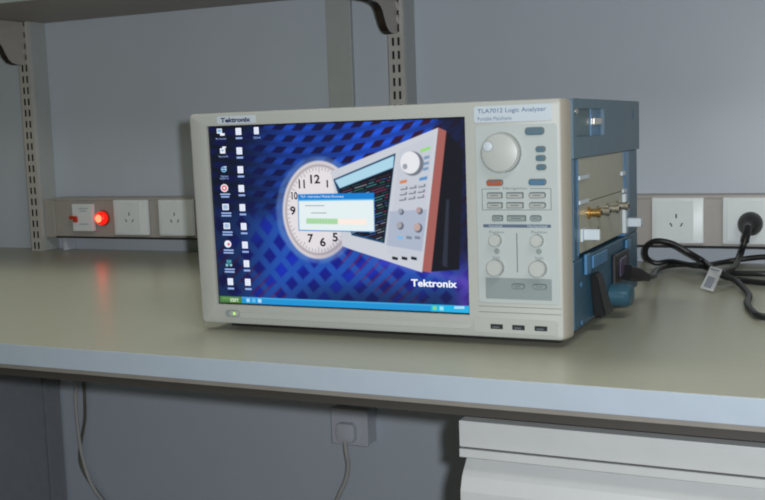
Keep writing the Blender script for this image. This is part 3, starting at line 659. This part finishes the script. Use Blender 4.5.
# bay frame
BX('front_rail', -0.0179, -0.0030, 0.0222, 0.0445, 0.0925, 0.2165, BODYB, 0.001)
BX('front_guide', -0.0040, -0.0025, 0.0380, 0.0440, 0.097, 0.2150, BRIGHT)
BX('rear_guide', -0.0179, -0.0030, 0.3150, 0.3480, 0.0925, 0.2165, BRIGHT, 0.001)
BX('rear_rail', -0.0179, -0.0040, 0.3482, D + 0.008, 0.0925, 0.2165, BODYB, 0.001)
m1 = BX('module_cover', -0.0175, -0.0045, 0.0447, 0.3147, 0.1600, 0.2163, BAY, 0.0008)
m2 = BX('input_module', -0.0175, -0.0045, 0.0447, 0.3147, 0.0980, 0.1592, BAY, 0.0008)
BX('retainer_clip', -0.0044, -0.001, 0.046, 0.095, 0.1895, 0.1950, LABELP, 0.0008)
BX('retainer_clip', -0.0044, -0.001, 0.046, 0.093, 0.1595, 0.1645, LABELP, 0.0008)
BX('retainer_clip', -0.0044, -0.001, 0.292, 0.314, 0.1820, 0.1885, LABELP, 0.0008)
BX('retainer_clip', -0.0044, -0.001, 0.300, 0.322, 0.1570, 0.1625, LABELP, 0.0008)
BX('ejector_bar', -0.0044, 0.001, 0.302, 0.314, 0.0985, 0.1555, LABELP, 0.0008)
BX('ejector_handle', -0.0010, 0.0190, 0.320, 0.340, 0.1060, 0.1190, LABELP, 0.0015)
bm = bmesh.new(); box(bm, -0.0044, 0.0180, 0.064, 0.071, 0.1140, 0.1280, 0.0015); box(bm, -0.0044, -0.001, 0.056, 0.072, 0.1125, 0.1290, 0.0010); P('ejector_handle', bm, LABELP, A)
def SF(b, c, off=-0.0044): return Matrix(((0, 0, 1, off), (1, 0, 0, b), (0, 1, 0, c), (0, 0, 0, 1)))
for i, (b_, c) in enumerate(((0.100, 0.1455), (0.150, 0.1430), (0.208, 0.1420), (0.268, 0.1410))):
    bm = bmesh.new(); lathe(bm, [(0.0076, 0), (0.0076, 0.003), (0.0052, 0.0034), (0.0052, 0.012), (0.0060, 0.0125), (0.0060, 0.0165), (0.0040, 0.017)], SF(b_, c), 20); k_ = P('coaxial_connector', bm, BRASS if i < 1 else NICKEL, A, True)
    bm = bmesh.new(); lathe(bm, [(0.0030, 0), (0.0030, 0.0004)], SF(b_, c, 0.0127), 12); P('connector_bore', bm, DARK, k_)
bm = bmesh.new(); extrude_poly(bm, [(0.125, 0.1120), (0.155, 0.1120), (0.155, 0.1225)], SF(0, 0), 0.0006); P('warning_mark', bm, DARK, A)
# lower side wall, feet, mains inlet
BX('lower_panel', -0.0179, -0.0036, 0.0222, D + 0.006, 0.0060, 0.0920, BODYB, 0.002)
BX('blue_clip', -0.0029, 0.0015, 0.066, 0.088, 0.0700, 0.0960, BRIGHT, 0.0015)
BX('blue_clip', -0.0029, 0.0008, 0.105, 0.185, 0.0730, 0.0900, BRIGHT, 0.0015)
BX('blue_clip', -0.0029, 0.0015, 0.310, 0.338, 0.0720, 0.0880, BRIGHT, 0.0015)
for c in (0.060, 0.012):
    bm = bmesh.new(); lathe(bm, [(0.0035, 0), (0.0035, 0.001)], SF(0.052, c, -0.003), 12); P('screw', bm, BRIGHT, A, True)
bm = bmesh.new(); n = 6
lo = [(0.110, 0.016), (0.158, 0.010)]
vb = [(-0.003, 0.098, 0.0670), (-0.003, 0.132, 0.0670), (-0.003, 0.165, 0.0080), (-0.003, 0.115, 0.0080), (0.006, 0.098, 0.0660), (0.006, 0.130, 0.0650), (0.014, 0.160, 0.0080), (0.014, 0.113, 0.0100)]
vv = [bm.verts.new(p) for p in vb]
for f in ((0, 1, 2, 3), (7, 6, 5, 4), (0, 4, 5, 1), (1, 5, 6, 2), (2, 6, 7, 3), (3, 7, 4, 0)): bm.faces.new([vv[i] for i in f])
bmesh.ops.bevel(bm, geom=bm.edges[:], offset=0.002, segments=2, affect='EDGES'); P('tilt_foot', bm, BLACK, A, True)
bm = bmesh.new(); lathe(bm, [(0.017, 0), (0.017, 0.022), (0.014, 0.027), (0.006, 0.029)], SF(0.226, 0.0205, -0.003) @ Matrix.Diagonal((1.5, 0.95, 1, 1)), 28); P('handle_hub', bm, mat('hub_blue', rgb(46, 82, 100), 0.35), A, True)
bm = bmesh.new(); box(bm, -0.003, 0.002, 0.226, 0.318, 0.034, 0.076, 0.0015); inl = P('mains_inlet', bm, BLACK, A)
bm = bmesh.new(); box(bm, 0.002, 0.0045, 0.250, 0.290, 0.042, 0.068, 0.001); P('inlet_highlight', bm, mat('highlight_purple', rgb(70, 62, 84), 0.3), inl)  # purple highlight of the inlet, painted on as a thin block
bxo('flash_blocker', -W + 0.035, -0.022, 0.024, D - 0.03, 0.0035, 0.0170, BLACK, A, 0.001)  # black slab added to keep the flash from reaching under the instrument
for a, b_ in ((-0.50, 0.06), (-0.04, 0.06), (-0.50, 0.36), (-0.04, 0.36)):
    bm = bmesh.new(); lathe(bm, [(0.013, 0.0), (0.014, 0.001), (0.014, 0.0034)], Matrix.Translation((a, b_, 0.0001)), 24); ob('rubber_foot', bm, BLACK, A, True)

# the face narrows very slightly towards its lower left
for o in [A] + list(A.children_recursive):
    if o.type != 'MESH' or o.data.get('tapered'): continue
    if o.name.split('.')[0] in ('bezel', 'screen', 'screen_backing', 'desktop_icon', 'clock_numeral', 'logo_lettering', 'start_lettering', 'dialog_lettering', 'power_button', 'button_cap', 'power_led', 'taskbar_clock'):
        n_ = len(o.data.vertices); co = np.empty(n_ * 3); o.data.vertices.foreach_get('co', co); co = co.reshape(-1, 3)
        co[:, 0] += np.clip(-co[:, 0] / W - 0.25, 0, 1) / 0.75 * np.clip(1 - (co[:, 2] - Z0) / H, 0, 1) * 0.0042
        o.data.vertices.foreach_set('co', co.ravel()); o.data.update(); o.data['tapered'] = 1
# ================================================================== POWER CABLE
t = thing('power_cable', 'black power cable looped on the bench from instrument to wall socket', 'cable', (-0.2, -0.2, 0))
T0 = Vector((-0.2, -0.2, 0))
ca_, sa_ = math.cos(RZ), math.sin(RZ)
def dev_w(a, b_, c): return Vector((OX + ca_ * a - sa_ * b_, OY + sa_ * a + ca_ * b_, c))
path = [tuple(dev_w(0.022, 0.325, 0.045)), (-0.3115, -0.485, 0.041), (-0.318, -0.43, 0.034), (-0.330, -0.37, 0.028), (-0.342, -0.29, 0.021), (-0.352, -0.20, 0.014), (-0.346, -0.12, 0.009), (-0.314, -0.12, 0.011), (-0.289, -0.125, 0.008), (-0.254, -0.215, 0.012), (-0.219, -0.197, 0.008), (-0.172, -0.18, 0.006), (-0.108, -0.203, 0.006), (-0.075, -0.254, 0.006), (-0.101, -0.315, 0.006), (-0.17, -0.286, 0.006), (-0.211, -0.26, 0.006), (-0.236, -0.275, 0.014), (-0.261, -0.224, 0.02), (-0.284, -0.16, 0.023), (-0.309, -0.17, 0.04), (-0.337, -0.17, 0.055), (-0.365, -0.17, 0.059), (-0.383, -0.16, 0.047), (-0.388, -0.14, 0.026), (-0.373, -0.13, 0.014), (-0.343, -0.134, 0.018), (-0.291, -0.187, 0.018), (-0.264, -0.1, 0.013), (-0.239, -0.08, 0.016), (-0.19, -0.08, 0.023), (-0.131, -0.09, 0.023), (-0.063, -0.17, 0.006), (-0.04, -0.42, 0.006), (-0.075, -0.59, 0.006), (-0.14, -0.596, 0.006), (-0.161, -0.553, 0.006), (-0.175, -0.488, 0.006), (-0.182, -0.404, 0.006), (-0.211, -0.314, 0.012), (-0.235, -0.294, 0.022), (-0.226, -0.231, 0.022), (-0.227, -0.13, 0.027), (-0.220, -0.13, 0.051), (-0.2175, -0.120, 0.066), (-0.2165, -0.098, 0.078)]
path = [(x, y, max(z, 0.0052)) for x, y, z in path]
bm = bmesh.new(); tube(bm, [Vector(p) - T0 for p in path], 0.0048, 12); ob('cord', bm, BLACK, t, True)
bm = bmesh.new(); lathe(bm, [(0.0215, 0), (0.0220, 0.006), (0.0205, 0.018), (0.014, 0.030), (0.008, 0.040), (0.0062, 0.046)], WF(-0.0165 - 0.0, 0.0805, 0.1403 + 0.0) , 28)
ob('wall_plug', bm, BLACK, t, True)
bm = bmesh.new(); tube(bm, [(-0.0165, 0.104, 0.079), (-0.0170, 0.088, 0.070), (-0.0190, 0.074, 0.055)], 0.0072, 12); ob('strain_relief', bm, BLACK, t, True)
bm = bmesh.new(); p0 = dev_w(0.004, 0.272, 0.059); p1 = dev_w(0.022, 0.325, 0.045)
q = (p1 - p0).normalized().to_track_quat('Z', 'Y').to_matrix().to_4x4()
Ln = (p1 - p0).length
tb = bmesh.new(); secs2 = [(0.012, 0.010, 0), (0.012, 0.010, Ln * 0.5), (0.009, 0.0075, Ln * 0.8), (0.006, 0.006, Ln * 1.15)]
rr = [[tb.verts.new((x, y, h)) for x, y in rrect(0, 0, 2 * a, 2 * b_, 0.003)] for a, b_, h in secs2]
for a, b_ in zip(rr, rr[1:]):
    for k in range(len(a)): tb.faces.new((a[k], a[(k + 1) % len(a)], b_[(k + 1) % len(a)], b_[k]))
tb.faces.new(rr[0][::-1]); tb.faces.new(rr[-1]); merge(bm, tb, Matrix.Translation(p0 - T0) @ q); ob('inlet_connector', bm, BLACK, t, True)
# white paper flag wrapped on the cable
bm = bmesh.new()
pa, pb_, pc, pd = Vector((-0.257, -0.267, 0.029)), Vector((-0.233, -0.305, 0.029)), Vector((-0.237, -0.380, 0.004)), Vector((-0.262, -0.345, 0.004))
vv = [bm.verts.new(p - T0) for p in (pa, pb_, pc, pd)]; bm.faces.new(vv); bmesh.ops.solidify(bm, geom=bm.faces[:], thickness=0.0006); tg = ob('paper_tag', bm, mat('paper', rgb(244, 246, 250), 0.6), t)
tg['label'] = 'white paper tag'
bm = bmesh.new(); nn = (pb_ - pa).cross(pd - pa).normalized(); nn = nn if nn.z > 0 else -nn
def tp(u, v): return pa + (pb_ - pa) * u + (pd - pa) * v + nn * 0.0012 - T0
for (u0, u1, v0, v1) in ((0.12, 0.88, 0.10, 0.15), (0.22, 0.80, 0.45, 0.90)): bm.faces.new([bm.verts.new(tp(*k)) for k in ((u0, v0), (u1, v0), (u1, v1), (u0, v1))])
ob('tag_print', bm, mat('tag_grey', rgb(140, 146, 160), 0.6), tg)
